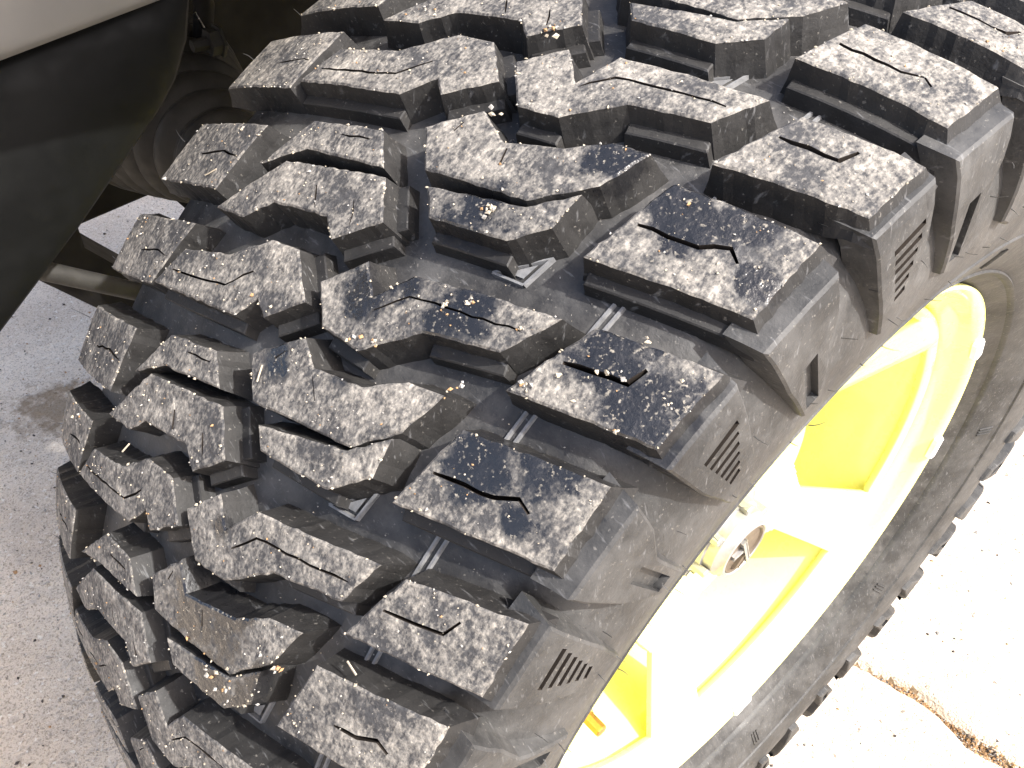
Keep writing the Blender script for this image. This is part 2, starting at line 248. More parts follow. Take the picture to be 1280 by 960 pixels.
# ------------------------------------------------------------------ materials
class NT:
    def __init__(s, name):
        s.m = bpy.data.materials.new(name); s.m.use_nodes = True; s.t = s.m.node_tree; s.b = s.t.nodes['Principled BSDF']
        s.co = s.t.nodes.new('ShaderNodeTexCoord').outputs['Object']
    def n(s, typ, **kw):
        x = s.t.nodes.new(typ)
        for k, v in kw.items(): setattr(x, k, v)
        return x
    def l(s, a, b): s.t.links.new(a, b)
    def noise(s, scale, detail=3, rough=.55, stretch=None, dist=0):
        x = s.n('ShaderNodeTexNoise'); x.inputs['Scale'].default_value = scale; x.inputs['Detail'].default_value = detail; x.inputs['Roughness'].default_value = rough; x.inputs['Distortion'].default_value = dist
        if stretch:
            mp = s.n('ShaderNodeMapping'); mp.inputs['Scale'].default_value = stretch[:3]
            if len(stretch) > 3: mp.inputs['Rotation'].default_value = stretch[3:]
            s.l(s.co, mp.inputs[0]); s.l(mp.outputs[0], x.inputs['Vector'])
        else: s.l(s.co, x.inputs['Vector'])
        return x.outputs['Fac']
    def vor(s, scale, out='Distance', rnd=1):
        x = s.n('ShaderNodeTexVoronoi'); x.inputs['Scale'].default_value = scale; x.inputs['Randomness'].default_value = rnd; s.l(s.co, x.inputs['Vector']); return x.outputs[out]
    def mr(s, v, a, b, c=0, d=1, smooth=False):
        x = s.n('ShaderNodeMapRange'); x.interpolation_type = 'SMOOTHSTEP' if smooth else 'LINEAR'
        for i, q in enumerate((a, b, c, d)): x.inputs[i + 1].default_value = q
        s.l(v, x.inputs[0]); return x.outputs[0]
    def math(s, op, a, b=None, clamp=False):
        x = s.n('ShaderNodeMath'); x.operation = op; x.use_clamp = clamp
        for i, q in enumerate((a, b)):
            if q is None: continue
            if isinstance(q, (int, float)): x.inputs[i].default_value = q
            else: s.l(q, x.inputs[i])
        return x.outputs[0]
    def mix(s, f, a, b):
        x = s.n('ShaderNodeMix'); x.data_type = 'RGBA'
        for i, q in ((0, f), (6, a), (7, b)):
            if isinstance(q, (int, float)): x.inputs[i].default_value = q
            elif isinstance(q, tuple): x.inputs[i].default_value = q + (1,) if len(q) == 3 else q
            else: s.l(q, x.inputs[i])
        return x.outputs[2]
    def put(s, k, v):
        if isinstance(v, (int, float)): s.b.inputs[k].default_value = v
        elif isinstance(v, tuple): s.b.inputs[k].default_value = v + (1,)
        else: s.l(v, s.b.inputs[k])
    def bump(s, h, strength, dist, prev=None):
        x = s.n('ShaderNodeBump'); x.inputs['Strength'].default_value = strength; x.inputs['Distance'].default_value = dist; s.l(h, x.inputs['Height'])
        if prev is not None: s.l(prev, x.inputs['Normal'])
        s.l(x.outputs[0], s.b.inputs['Normal']); return x.outputs[0]
def wet_mask(N, soft=.35):
    """places where the tread was splashed with oil or water: blotches of their own shape"""
    tot = None; warp = N.noise(75, 6, .68)
    for x, y, z, r in WET:
        d = N.n('ShaderNodeVectorMath'); d.operation = 'DISTANCE'; N.l(N.co, d.inputs[0]); d.inputs[1].default_value = (x * S, y * S, z * S)
        v = N.mr(d.outputs['Value'], r * S * 1.75, r * S * .35, 0, 1)
        tot = v if tot is None else N.math('MAXIMUM', tot, v)
    s_ = N.math('ADD', tot, N.math('MULTIPLY', N.math('SUBTRACT', warp, .5), 2.6))
    s_ = N.math('MULTIPLY', N.mr(s_, .36, .86, 0, 1, True), N.mr(tot, .0, .15, 0, 1))
    return s_
def dusty():
    N = NT('dusty_tread_rubber'); wet = wet_mask(N)
    fine = N.noise(620, 3, .65, (1, .75, .75, .3, 0, 0)); mid = N.noise(150, 4, .6); big = N.noise(38, 5, .7)
    vor = N.vor(520); 
    streak = N.noise(190, 3, .6, (3.2, .8, .8, .4, .2, .5))
    h = N.math('ADD', N.math('MULTIPLY', fine, .8), N.math('MULTIPLY', mid, .45)); h = N.math('ADD', h, N.math('ADD', N.math('MULTIPLY', big, 1.0), -.19)); h = N.math('ADD', h, N.math('MULTIPLY', streak, .30))
    dust = N.mr(h, .95, 1.38, 0, 1)
    rub = N.mix(N.noise(420, 2), (.016, .016, .018), (.055, .054, .054))
    dcol = N.mix(N.mr(N.noise(330, 3), .35, .65), (.165, .153, .136), (.35, .32, .272))
    dcol = N.mix(N.mr(N.noise(700, 2), .60, .74), dcol, (.46, .42, .35))
    c = N.mix(dust, rub, dcol)
    spk = N.mr(N.noise(1150, 1), .60, .66)
    wetc = N.mix(N.math('MULTIPLY', N.mr(N.noise(640, 2), .58, .68), N.mr(N.noise(240, 2), .42, .60)), (.010, .0105, .012), (.20, .18, .145))
    N.put('Base Color', N.mix(wet, c, wetc))
    N.put('Roughness', N.math('SUBTRACT', .86, N.math('MULTIPLY', wet, .64)))
    N.put('Specular IOR Level', N.math('ADD', .30, N.math('MULTIPLY', wet, .18)))
    b1 = N.bump(N.math('MULTIPLY', N.math('ADD', fine, N.math('MULTIPLY', vor, .5)), N.math('SUBTRACT', 1, N.math('MULTIPLY', wet, .55))), .5, .0008)
    N.bump(mid, .5, .0016, b1); return N.m
def rubber(name='groove_rubber', dirt=.35, warm=0, spec=.38):
    N = NT(name); wet = wet_mask(N)
    big = N.noise(26, 5, .62); mid = N.noise(110, 5, .65); fine = N.noise(700, 2)
    f = N.mr(N.math('ADD', N.math('MULTIPLY', big, .7), N.math('MULTIPLY', mid, .45)), .48, .78, 0, dirt)
    a = (.0145, .0138, .0132) if not warm else (.018, .018, .0178)
    b = (.108, .104, .098) if not warm else (.108, .105, .100)
    c = N.mix(f, a, b)
    sp = N.mr(N.noise(520, 2, .6), .66, .73); c = N.mix(N.math('MULTIPLY', sp, .35), c, (.22, .205, .18))
    scr = N.mr(N.noise(90, 3, .6, (1, 6, 1.5, .6, .3, .2)), .62, .74, 0, .35); c = N.mix(scr, c, (.20, .20, .20))
    c = N.mix(N.math('MULTIPLY', wet, .8), c, (.010, .010, .011))
    N.put('Base Color', c)
    N.put('Roughness', N.math('SUBTRACT', N.mr(mid, .3, .7, .50, .72), N.math('MULTIPLY', wet, .28)))
    N.put('Specular IOR Level', spec)
    b1 = N.bump(fine, .35, .0004); N.bump(mid, .35, .0012, b1); return N.m
def simple(name, col, rough=.5, metal=0, var=.2, scale=60, bumps=.0003, spec=.5, coat=0):
    N = NT(name); n = N.noise(scale, 5, .6); d = tuple(max(0, c * (1 - var)) for c in col); e = tuple(min(1, c * (1 + var)) for c in col)
    N.put('Base Color', N.mix(N.mr(n, .3, .7), d, e)); N.put('Roughness', N.mr(N.noise(scale * 2.3, 3), .3, .7, rough * .85, min(1, rough * 1.15))); N.put('Metallic', metal); N.put('Specular IOR Level', spec)
    if coat: N.put('Coat Weight', coat); N.put('Coat Roughness', .08)
    if bumps: N.bump(N.noise(scale * 8, 2), .4, bumps)
    return N.m
def concrete():
    N = NT('concrete'); big = N.noise(5, 5, .6); mid = N.noise(40, 5, .65); fine = N.noise(420, 3, .6)
    c = N.mix(N.mr(big, .35, .68), (.50, .42, .33), (.68, .59, .475))
    c = N.mix(N.mr(mid, .52, .72, 0, .45), c, (.34, .29, .235))
    c = N.mix(N.mr(fine, .50, .68, 0, .75), c, (.20, .165, .125))
    c = N.mix(N.mr(N.noise(170, 2), .63, .69, 0, .7), c, (.70, .66, .58))
    c = N.mix(N.mr(N.noise(95, 2), .68, .73, 0, .8), c, (.13, .11, .09))
    d = N.n('ShaderNodeVectorMath'); d.operation = 'DISTANCE'; N.l(N.co, d.inputs[0]); d.inputs[1].default_value = (STAIN[0] * S, STAIN[1] * S, 0)
    st = N.mr(N.math('ADD', N.mr(d.outputs['Value'], .10, .0), N.math('MULTIPLY', N.math('SUBTRACT', mid, .5), 1.6)), .35, .7, 0, .75)
    st = N.math('MULTIPLY', st, N.mr(d.outputs['Value'], .14, .08))
    c = N.mix(st, c, (.17, .115, .06))
    N.put('Base Color', c); N.put('Roughness', .92); N.put('Specular IOR Level', .2)
    b1 = N.bump(fine, .9, .0026); N.bump(mid, .8, .009, b1); return N.m

m_dust = dusty(); m_rub = rubber('groove_rubber', .60, 0, .45); m_wall = rubber('block_wall_rubber', .13, 0, .26); m_side = rubber('sidewall_rubber', .5, 1)
m_sipe = simple('sipe_dark', (.02, .016, .013), .9, spec=.1)  # dark matte colour inside sipes and sidewall slots
m_yellow = simple('yellow_wheel_paint', (.94, .91, .27), .28, 0, .03, 30, .0001, .5, .6)
m_silver = simple('brushed_hub_metal', (.34, .335, .33), .36, .6, .12, 90)
m_dial = simple('bronze_dial', (.11, .085, .06), .5, .3, .15, 90)
m_gold = simple('brass', (.34, .19, .04), .35, .8, .15)
m_bumper = simple('silver_paint', (.225, .22, .21), .42, .35, .06, 14, .0001, .5)
m_black = simple('black_plastic', (.0032, .0034, .0033), .6, 0, .25, 30, .0003, .14)
m_dark = simple('dark_underbody', (.007, .0062, .0058), .8, 0, .4, 20, .0005, .15)
m_boot = simple('boot_rubber', (.016, .0145, .012), .65, 0, .3, 60, .0003, .25)
m_rod = simple('dusty_steel', (.030, .028, .025), .6, .3, .3, 70)
m_chrome = simple('bright_steel', (.85, .85, .85), .15, 1, .05)
m_white = simple('white_clip', (.80, .79, .75), .5)
m_conc = concrete()
gm = [simple('grit_cream', (.34, .295, .225), .85, var=.3, spec=.2), simple('grit_grey', (.28, .265, .24), .85, var=.3, spec=.2), simple('grit_brown', (.28, .17, .085), .85, var=.3, spec=.2), simple('grit_dark', (.06, .05, .045), .85, var=.3, spec=.2)]
m_dirt = simple('joint_dirt', (.20, .145, .09), .95, var=.5, scale=180, bumps=.002, spec=.1)

# ------------------------------------------------------------------ ground
def ground():
    def axis(lo, hi, c, d):
        v = [-120, -60, -25, -10, -5, -2.5]; x = lo
        v = [q for q in v if q < lo - .5]
        while x < hi: v.append(x); x += d
        v += [q for q in (2.5, 5, 10, 25, 60, 120) if q > hi + .5]
        return v
    xs = axis(-.05, .60, 0, .0045); ys = axis(.15, .70, 0, .0045)
    V, F = [], []; rn = random.Random(3); DV = []
    path = [Vector((q[0] * S, q[1] * S)) for q in CRACK]
    d0 = (path[0] - path[1]).normalized(); d1 = (path[-1] - path[-2]).normalized()
    path = [path[0] + d0 * .5] + path + [path[-1] + d1 * .6]
    for y in ys:
        for x in xs:
            z = 0
            if -.1 < x < 1 and -.15 < y < 1.3:
                d = min(segd((x, y), path[i], path[i + 1]) for i in range(len(path) - 1))
                w = .0045 + .0015 * sin(x * 70) + .03 * max(0, x - .19)
                z = -.016 * math.exp(-(d / w) ** 2) + .003 * math.exp(-((d - .03) / .02) ** 2)
                z += rn.uniform(-.0006, .0006); near = d < w * rn.uniform(.6, 1.3)
            else: near = False
            DV.append(near)
            V.append((x, y, z - .001))
    nx = len(xs)
    for j in range(len(ys) - 1):
        for i in range(nx - 1): F.append((j * nx + i, j * nx + i + 1, (j + 1) * nx + i + 1, (j + 1) * nx + i))
    o = link('ground', mesh_of('ground', V, F, [m_conc, m_dirt], [1 if sum(DV[q] for q in f) >= 3 else 0 for f in F], smooth=True)); tag(o, kind='structure')
    # dirt and small stones lying in the joint
    rn = random.Random(5); V, F, FM = [], [], []
    for _ in range(6000):
        i = rn.randrange(len(path) - 1); t = rn.random(); p = path[i].lerp(path[i + 1], t)
        dd = (path[i + 1] - path[i]).normalized(); off = rn.gauss(0, .0028 + max(0, p.x - .19) * .06)
        p = p + Vector((-dd.y, dd.x)) * off; r = abs(rn.gauss(.0004, .0007)) + .0004
        pebble(V, F, FM, Vector((p.x, p.y, -.012 * math.exp(-(off / .011) ** 2) + r * .2)), r, rn, rn.choice((2, 2, 2, 2, 3, 1)))
    o = link('joint_gravel', mesh_of('joint_gravel', V, F, gm, FM)); tag(o, 'brown dirt and fine gravel filling the crack across the concrete', 'gravel', kind='stuff')
    V, F, FM = [], [], []
    for _ in range(2600):
        if rn.random() < .72: p = Vector((rn.uniform(-1.5, -.2), rn.uniform(-.75, .3)))
        else: p = Vector((rn.uniform(.1, .5), rn.uniform(.1, 1.2)))
        r = abs(rn.gauss(.0008, .0009)) + .0005
        pebble(V, F, FM, Vector((p.x, p.y, r * .2 - .001)), r, rn, rn.choice((2, 3, 3, 0, 1, 1)))
    o = link('loose_stones', mesh_of('loose_stones', V, F, gm, FM)); tag(o, 'tiny loose stones and grit scattered over the pale concrete', 'gravel', kind='stuff')
def pebble(V, F, FM, p, r, rn, mi, nrm=None):
    b = len(V)
    rot = Matrix.Rotation(rn.uniform(0, 6.28), 3, 'Z') @ Matrix.Rotation(rn.uniform(0, 3.14), 3, 'X')
    sx, sy, sz = rn.uniform(.7, 1.3), rn.uniform(.6, 1.1), rn.uniform(.5, .9)
    for v in ((1, 0, 0), (-1, 0, 0), (0, 1, 0), (0, -1, 0), (0, 0, 1), (0, 0, -1)):
        V.append(p + rot @ Vector((v[0] * sx * r * rn.uniform(.7, 1.2), v[1] * sy * r * rn.uniform(.7, 1.2), v[2] * sz * r * rn.uniform(.7, 1.2))))
    for f in ((0, 2, 4), (2, 1, 4), (1, 3, 4), (3, 0, 4), (2, 0, 5), (1, 2, 5), (3, 1, 5), (0, 3, 5)): F.append([b + i for i in f]); FM.append(mi)
ground()

# ------------------------------------------------------------------ the wheel
wheel = bpy.data.objects.new('wheel', None); COL.objects.link(wheel)
tag(wheel, 'chunky off-road wheel with dusty black mud tyre on a bright yellow rim', 'wheel')
def carcass():
    prof = []
    for i in range(-14, 15):
        u = .335 * i / 14; prof.append((u, crown(u) - DEEP))
    right = SIDE[1:]; left = [(-x, r) for x, r in SIDE[1:]][::-1]
    prof = left + prof + right
    n = 360; V, F, FM = [], [], []; m = len(prof)
    for i in range(n):
        t = 2 * pi * i / n
        for x, r in prof: V.append(W(x, r, t))
    for i in range(n):
        j = (i + 1) % n
        for k in range(m - 1):
            F.append((i * m + k, i * m + k + 1, j * m + k + 1, j * m + k)); FM.append(1 if abs(prof[k][0]) > .35 else 0)
    me = mesh_of('tyre', V, F, [m_rub, m_side], FM, smooth=True); fix_normals(me); return me
tyre = link('tyre', carcass(), wheel)

BD = {}
for fam, k, pts in BL: BD.setdefault((fam, k), pts)
def proto(fam, k):
    if fam == 'RS': fam = 'RSA' if k % 2 else 'RSB'
    return PROTO[fam]
rss = dict(RSS)
LEDGE = {'RSA': [(3, 0)], 'RC': [(5, 6), (7, 8)], 'RCl': [(4, 5)], 'LC': [(5, 6), (8, 0), (4, 5)], 'LCl': [(3, 4), (2, 3)]}
TOPS = []
def rs_outer(out, wall, depth):
    wl, dl = [], []
    umax = max(p[0] for p in out)
    for p in out:
        t = max(0, min(1, (p[0] - .345) / .03))
        wl.append(wall + (.012 - wall) * t); dl.append(depth + (.023 - depth) * t)
    return wl, dl
def make_lug(fam, k, near, name):
    th = row_angle(k); key = (fam, k)
    pts = BD.get(key) or proto(fam, k)
    pts = [(a, b + th) for a, b in pts]
    rn = random.Random(hash((len(fam), k, ord(fam[0]) * 7 + ord(fam[-1]))) & 0xffff)
    sip = []
    if fam == 'RS': sip = [[(a, b + th) for a, b in (rss.get(k) or rss[3 if k % 2 else 4])]]
    else: sip = [[(a, b + th) for a, b in s_] for s_ in SIP.get(fam, [])]
    out = rs_outer if fam in ('RS', 'LS') else None
    if fam == 'LS':
        def out(o_, wall, depth):
            wl, dl = [], []
            for p in o_:
                t = max(0, min(1, (-p[0] - .345) / .03)); wl.append(wall + (.012 - wall) * t); dl.append(depth + (.023 - depth) * t)
            return wl, dl
    q = dict(step=.009, grid=.013, jit=.0010) if near else dict(step=.05, grid=.06, jit=0, bump=0)
    wall = .008
    V, F, FM = slab_mesh(pts, tread_pt, rn, sipes=sip if near or fam == 'RS' else (), outer=out, wall=wall, sipe_w=.0044 if fam == 'RS' else .0026, **q)
    # half-height ledges along some walls
    lk = 'RSA' if fam == 'RS' and k % 2 else fam
    P = ccw(pts); flip = area(pts) < 0; n = len(pts)
    for a, b in LEDGE.get(lk, []):
        A, B = pts[a], pts[b]; d = Vector((B[0] - A[0], B[1] - A[1])); L = d.length
        if L < 1e-4: continue
        d /= L; nn = Vector((d.y, -d.x)) * (1 if not flip else -1)
        w = .016
        poly = [(A[0] - nn.x * .004, A[1] - nn.y * .004), (A[0] + nn.x * w, A[1] + nn.y * w), (B[0] + nn.x * w, B[1] + nn.y * w), (B[0] - nn.x * .004, B[1] - nn.y * .004)]
        lv, lf, lm = slab_mesh(poly, lambda a_, b_, h: tread_pt(a_, b_, h - .021), rn, edge=.0015, drop=.0012, wall=.003, depth=DEEP - .021 + .001, step=.03, grid=0, jit=.0002)
        o = len(V); V += lv; F += [[i + o for i in f] for f in lf]; FM += [1] * len(lm)
    me = mesh_of(name, V, F, [m_dust, m_wall, m_sipe], FM); fix_normals(me)
    o = link(name, me, tyre)
    if near: TOPS.append((pts, fam, k))
    return o
NEAR = lambda k: -3 <= k <= 13
for k in range(-3, NROW - 3):
    near = NEAR(k)
    make_lug('RS', k, near, 'shoulder_block'); make_lug('LS', k, near, 'shoulder_block')
    if k % 2: make_lug('RC', k, near, 'centre_block'); make_lug('LC', k, near, 'centre_block')
    else:
        for fam in ('RCu', 'RCl', 'LCu', 'LCl'): make_lug(fam, k, near, 'centre_block')

# sidewall lugs: panel A has a rectangular recess, panel B a fan of slots
PAN_A = [(.930, -.402), (.855, -.410), (.780, -.428), (.765, -.466), (.852, -.472), (.890, -.496), (.930, -.507)]
PAN_A_HOLE = [(.868, -.436), (.870, -.458), (.794, -.455), (.796, -.432)]
PAN_B = [(.930, -.412), (.862, -.416), (.782, -.432), (.768, -.464), (.830, -.490), (.885, -.502), (.930, -.510)]
def slots():
    out = []
    for i in range(6):
        r0 = .826 + i * .013; a = -.446 + .0015 * i; b = -.464 - .0052 * i
        out.append([(r0, a), (r0 + .006, a), (r0 + .006 + .004, b), (r0 + .004, b)])
    return out
PANEL = [(.386, .945), (.396, .932), (.402, .915), (.406, .89), (.409, .86), (.411, .83), (.410, .80), (.408, .77), (.403, .74)]
def panel_x(rho):
    if rho >= PANEL[0][1]: return PANEL[0][0]
    for a_, b_ in zip(PANEL, PANEL[1:]):
        if rho >= b_[1]: t = (rho - b_[1]) / (a_[1] - b_[1]); return b_[0] + (a_[0] - b_[0]) * t
    return PANEL[-1][0]
def side_surf(sg):
    def f(rho, th, h): return W(sg * (panel_x(rho) + h - (.024 if sg < 0 else 0)), rho, th)
    return f
for k in range(-3, NROW - 3):
    th = row_angle(k); A = k % 2 == 1; near = NEAR(k)
    pan = PAN_A if A else PAN_B; hol = [PAN_A_HOLE] if A else slots()
    # follow the individual block's own corners
    pts = BD.get(('RS', k)) or proto('RS', k); dl = pts[3][1] - proto('RS', k)[3][1]
    rn = random.Random(k + 90)
    V, F, FM = slab_mesh([(r, b + th + dl) for r, b in pan], side_surf(1), rn, holes=[[(r, b + th + dl) for r, b in h] for h in hol] if near or A else (),
                         edge=.003, drop=.0022, wall=.007, depth=.034, step=.02, jit=.0004, grid=.02 if near else .06, bump=.0003, hole_d=.008 if A else .013)
    me = mesh_of('sidewall_lug', V, F, [m_side, m_side, m_side if A else m_sipe], FM); fix_normals(me); link('sidewall_lug', me, tyre)

# double ribs moulded across the shoulder grooves, and raised triangle marks
def strip(V, F, a, b, w, h, surf):
    a, b = Vector(a), Vector(b); d = (b - a).normalized(); nn = Vector((-d.y, d.x)) * w / 2; o = len(V); n = 6
    for i in range(n + 1):
        p = a.lerp(b, i / n)
        V.append(surf(p.x - nn.x, p.y - nn.y, -.001)); V.append(surf(p.x - nn.x * .5, p.y - nn.y * .5, h)); V.append(surf(p.x + nn.x * .5, p.y + nn.y * .5, h)); V.append(surf(p.x + nn.x, p.y + nn.y, -.001))
    for i in range(n):
        for k in range(3): q = o + i * 4 + k; F.append((q, q + 1, q + 5, q + 4))
fl = lambda u, t, h: tread_pt(u, t, h - DEEP)
m_rib = simple('scuffed_rubber', (.115, .115, .115), .5, 0, .35, 200)
for k in range(-2, 14):
    V, F = [], []; t0 = row_angle(k) - .395; 
    for du in (-.0042, .0042): strip(V, F, (.267 + du, t0 - .03), (.267 + du, t0 + .10), .0048, .0025, fl)
    me = mesh_of('wear_rib', V, F, [m_rib]); fix_normals(me); link('wear_rib', me, tyre)
for k in range(-1, 11, 2):
    V, F = [], []; t0 = row_angle(k + 1)
    T = [(.150, -.072 - .102 + .0), (.184, -.080 - .102), (.189, -.119 - .102)]
    T = [(a, b) for a, b in T]
    for i in range(3): strip(V, F, (T[i][0], T[i][1] + t0), (T[(i + 1) % 3][0], T[(i + 1) % 3][1] + t0), .005, .004, fl)
    cx = sum(q[0] for q in T) / 3; cy = sum(q[1] for q in T) / 3 + t0
    o = len(V)
    for q in T: V.append(fl(cx + (q[0] - cx) * .5, cy + (q[1] + t0 - cy) * .5, .0025))
    F.append((o, o + 1, o + 2))
    me = mesh_of('triangle_mark', V, F, [m_rib]); fix_normals(me); link('triangle_mark', me, tyre)
# concentric moulding rings and bars on the lower sidewall
def ring(x0, r0, wdt, h, name):
    prof = [(x0(r0 + wdt) , r0 + wdt), (x0(r0 + wdt * .7) + h, r0 + wdt * .7), (x0(r0 + wdt * .3) + h, r0 + wdt * .3), (x0(r0), r0)]
    me = lathe_x([(x * S, r * S) for x, r in prof], 0, 0, S, 240, name, [m_side]); link(name, me, tyre)
ring(side_x, .690, .008, .003, 'moulding_ring'); ring(side_x, .603, .010, .005, 'bead_ring')
for i in range(9):
    t = 2 * pi * i / 9 + 2.62; V, F = [], []
    sf = lambda r, b, h: W(side_x(r) + h, r, b)
    for dt in (-.012, 0, .012): strip(V, F, (.640, t + dt), (.672, t + dt), .006, .003, sf)
    me = mesh_of('moulded_bar', V, F, [m_side]); fix_normals(me); link('moulded_bar', me, tyre)

# fine rubber vent hairs
rn = random.Random(21); V, F = [], []
def hair(p, d, L, r=.00028):
    p = Vector(p); d = Vector(d).normalized(); side = d.cross(Vector((.3, .5, .8))).normalized(); bend = Vector((rn.uniform(-1, 1), rn.uniform(-1, 1), rn.uniform(-1, 1))) * .35
    o = len(V); a = side; b = d.cross(side)
    for i in range(4):
        c = p + d * L * i / 3 + bend * L * (i / 3) ** 2; q = r * (1 - .2 * i)
        for t in range(3): V.append(c + (a * cos(2.09 * t) + b * sin(2.09 * t)) * q)
    for i in range(3):
        for t in range(3): F.append((o + i * 3 + t, o + i * 3 + (t + 1) % 3, o + i * 3 + 3 + (t + 1) % 3, o + i * 3 + 3 + t))
for k in range(-2, 13):
    th = row_angle(k)
    for r_, b in ((.93, -.405), (.93, -.50), (.86, -.412), (.80, -.44), (.79, -.47), (.77, -.39), (.84, -.50), (.76, -.44)):
        hair(W(side_x(r_) + .012, r_, th + b + rn.uniform(-.008, .008)), (1, rn.uniform(-.4, .4), rn.uniform(-.3, .5)), rn.uniform(.003, .006))
    for r_, b in ((.94, -.08), (.93, -.03)):
        if rn.random() < .7: hair(W(-.385, r_, th + b), W(-.8, 1.3, th + b) - W(-.385, r_, th + b), rn.uniform(.004, .008))
me = mesh_of('rubber_hairs', V, F, [m_side]); o = link('rubber_hairs', me, tyre); o['kind'] = 'stuff'

# ------------------------------------------------------------------ yellow rim
rim = link('rim', lathe_x([(x * S, r * S) for x, r in [(.296, .556), (.311, .569), (.316, .5745), (.321, .574), (.3225, .568), (.318, .558), (.308, .551), (.292, .546), (.282, .538), (.276, .526), (.262, .518), (.20, .505), (.10, .500), (-.05, .498), (-.20, .505), (-.27, .53), (-.31, .56), (-.33, .575), (-.336, .572), (-.33, .55), (-.31, .545), (-.2, .515), (.1, .508), (.28, .550)]], 0, 0, S, 200, 'rim', [m_yellow]), wheel)
def wheel_disc():
    NT_ = 540; rr = [.085, .12, .16, .20, .24, .26, .27] + [.275 + .005 * i for i in range(45)] + [.506, .515]
    def fx(r): 
        return .090 + .175 * max(0, min(1, (r - .13) / .38)) ** 1.1 + .02 * math.exp(-((r - .14) / .04) ** 2)
    cent = [radians(-122 + 72 * i) for i in range(5)]
    V, F = [], []; m = len(rr)
    def gap(r, t):
        best = min(abs((t - c + pi) % (2 * pi) - pi) for c in cent)
        if r < .285 or r > .497: return False
        hw = .47 * min(1, ((r - .27) / .06)) ** .5
        return best < hw
    for i in range(NT_):
        t = 2 * pi * i / NT_
        best = min(abs((t - c + pi) % (2 * pi) - pi) for c in cent)
        for r in rr:
            crownh = .008 * max(0, min(1, (best - .44) / .10)) * (1 if .22 < r < .5 else .3)
            V.append(W(fx(r) + crownh, r, t))
    for i in range(NT_):
        j = (i + 1) % NT_; t = 2 * pi * (i + .5) / NT_
        for k in range(m - 1):
            if gap((rr[k] + rr[k + 1]) / 2, t): continue
            F.append((i * m + k, i * m + k + 1, j * m + k + 1, j * m + k))
    me = mesh_of('wheel_face', V, F, [m_yellow], smooth=True); fix_normals(me); return me
face = link('wheel_face', wheel_disc(), wheel)
md = face.modifiers.new('thick', 'SOLIDIFY'); md.thickness = .007; md.offset = 0
bv = face.modifiers.new('bev', 'BEVEL'); bv.width = .0015; bv.segments = 2; bv.limit_method = 'ANGLE'; bv.angle_limit = radians(50)
# manual locking hub
hub = link('locking_hub', lathe_x([(x * S, r * S) for x, r in [(.06, .125), (.128, .125), (.134, .120), (.136, .100), (.178, .098), (.186, .092), (.190, .082), (.206, .080), (.208, .074), (.226, .072), (.230, .067), (.236, .062), (.243, .060), (.2445, .056), (.2405, .053)]], 0, 0, S, 96, 'locking_hub', [m_silver]), wheel)
dial = link('dial', lathe_x([(x * S, r * S) for x, r in [(.236, .0535), (.243, .0530), (.2435, .050), (.239, .047), (.239, .0001)]], 0, 0, S, 64, 'dial', [m_dial]), hub)
def boxm(name, c, ax, ay, az, mat, bev=.0006):
    bm = bmesh.new(); bmesh.ops.create_cube(bm, size=1)
    for v in bm.verts: v.co = Vector(c) + Vector(ax) * v.co.x + Vector(ay) * v.co.y + Vector(az) * v.co.z
    bmesh.ops.bevel(bm, geom=bm.edges[:], offset=bev, segments=2, affect='EDGES', clamp_overlap=True)
    bmesh.ops.recalc_face_normals(bm, faces=bm.faces)
    me = bpy.data.meshes.new(name); bm.to_mesh(me); bm.free(); me.materials.append(mat); return me
er = lambda t: W(0, 1, t) - W(0, 0, t)
et = lambda t: er(t + pi / 2)
t0 = radians(-14)
link('pointer', boxm('pointer', W(.2435, 0, 0), (.006 * S, 0, 0), er(t0) * .085, et(t0) * .010, m_silver), hub)
link('pointer', boxm('pointer', W(.2425, .018, t0 + .9), (.005 * S, 0, 0), er(t0 + 1.2) * .035, et(t0 + 1.2) * .007, m_silver), hub)
link('pointer', boxm('pointer', W(.2425, .030, t0 + 2.6), (.004 * S, 0, 0), er(t0 + .5) * .02, et(t0 + .5) * .030, m_dial), hub)
def hexbolt(name, t, r, x0, x1, rad, mat, parent, sides=6):
    c = W(x0, r, t); me = lathe_x([(0, rad * 1.35 * S), (.004 * S, rad * 1.35 * S), (.0042 * S, rad * S), ((x1 - x0) * S, rad * S), ((x1 - x0 + .002) * S, rad * .85 * S), ((x1 - x0 + .002) * S, .0001)], c.x, c.y, c.z, sides, name, [mat], smooth=False)
    return link(name, me, parent)
for i in range(6):
    hexbolt('hub_bolt', 2 * pi * i / 6 + .2, .080, .180, .222, .0105, m_silver, hub)
for i in range(12):
    t = 2 * pi * i / 12 + .1
    link('hub_lug', boxm('hub_lug', W(.164, .100, t), (.036 * S, 0, 0), er(t) * .016, et(t) * .026, m_silver), hub)
for i in range(6):
    t = 2 * pi * i / 6 + .55
    hexbolt('lug_nut', t, .155, .105, .155, .021, m_silver if i % 2 else m_chrome, wheel)
vt = radians(57); hexbolt('valve_stem', radians(67), .408, .215, .283, .012, m_gold, wheel, 8)
for t in (-101, -133, 150, 40):
    t = radians(t); link('balance_weight', boxm('balance_weight', W(.320, .563, t), (.016 * S, 0, 0), er(t) * .022, et(t) * .055, m_white, .0012), wheel)

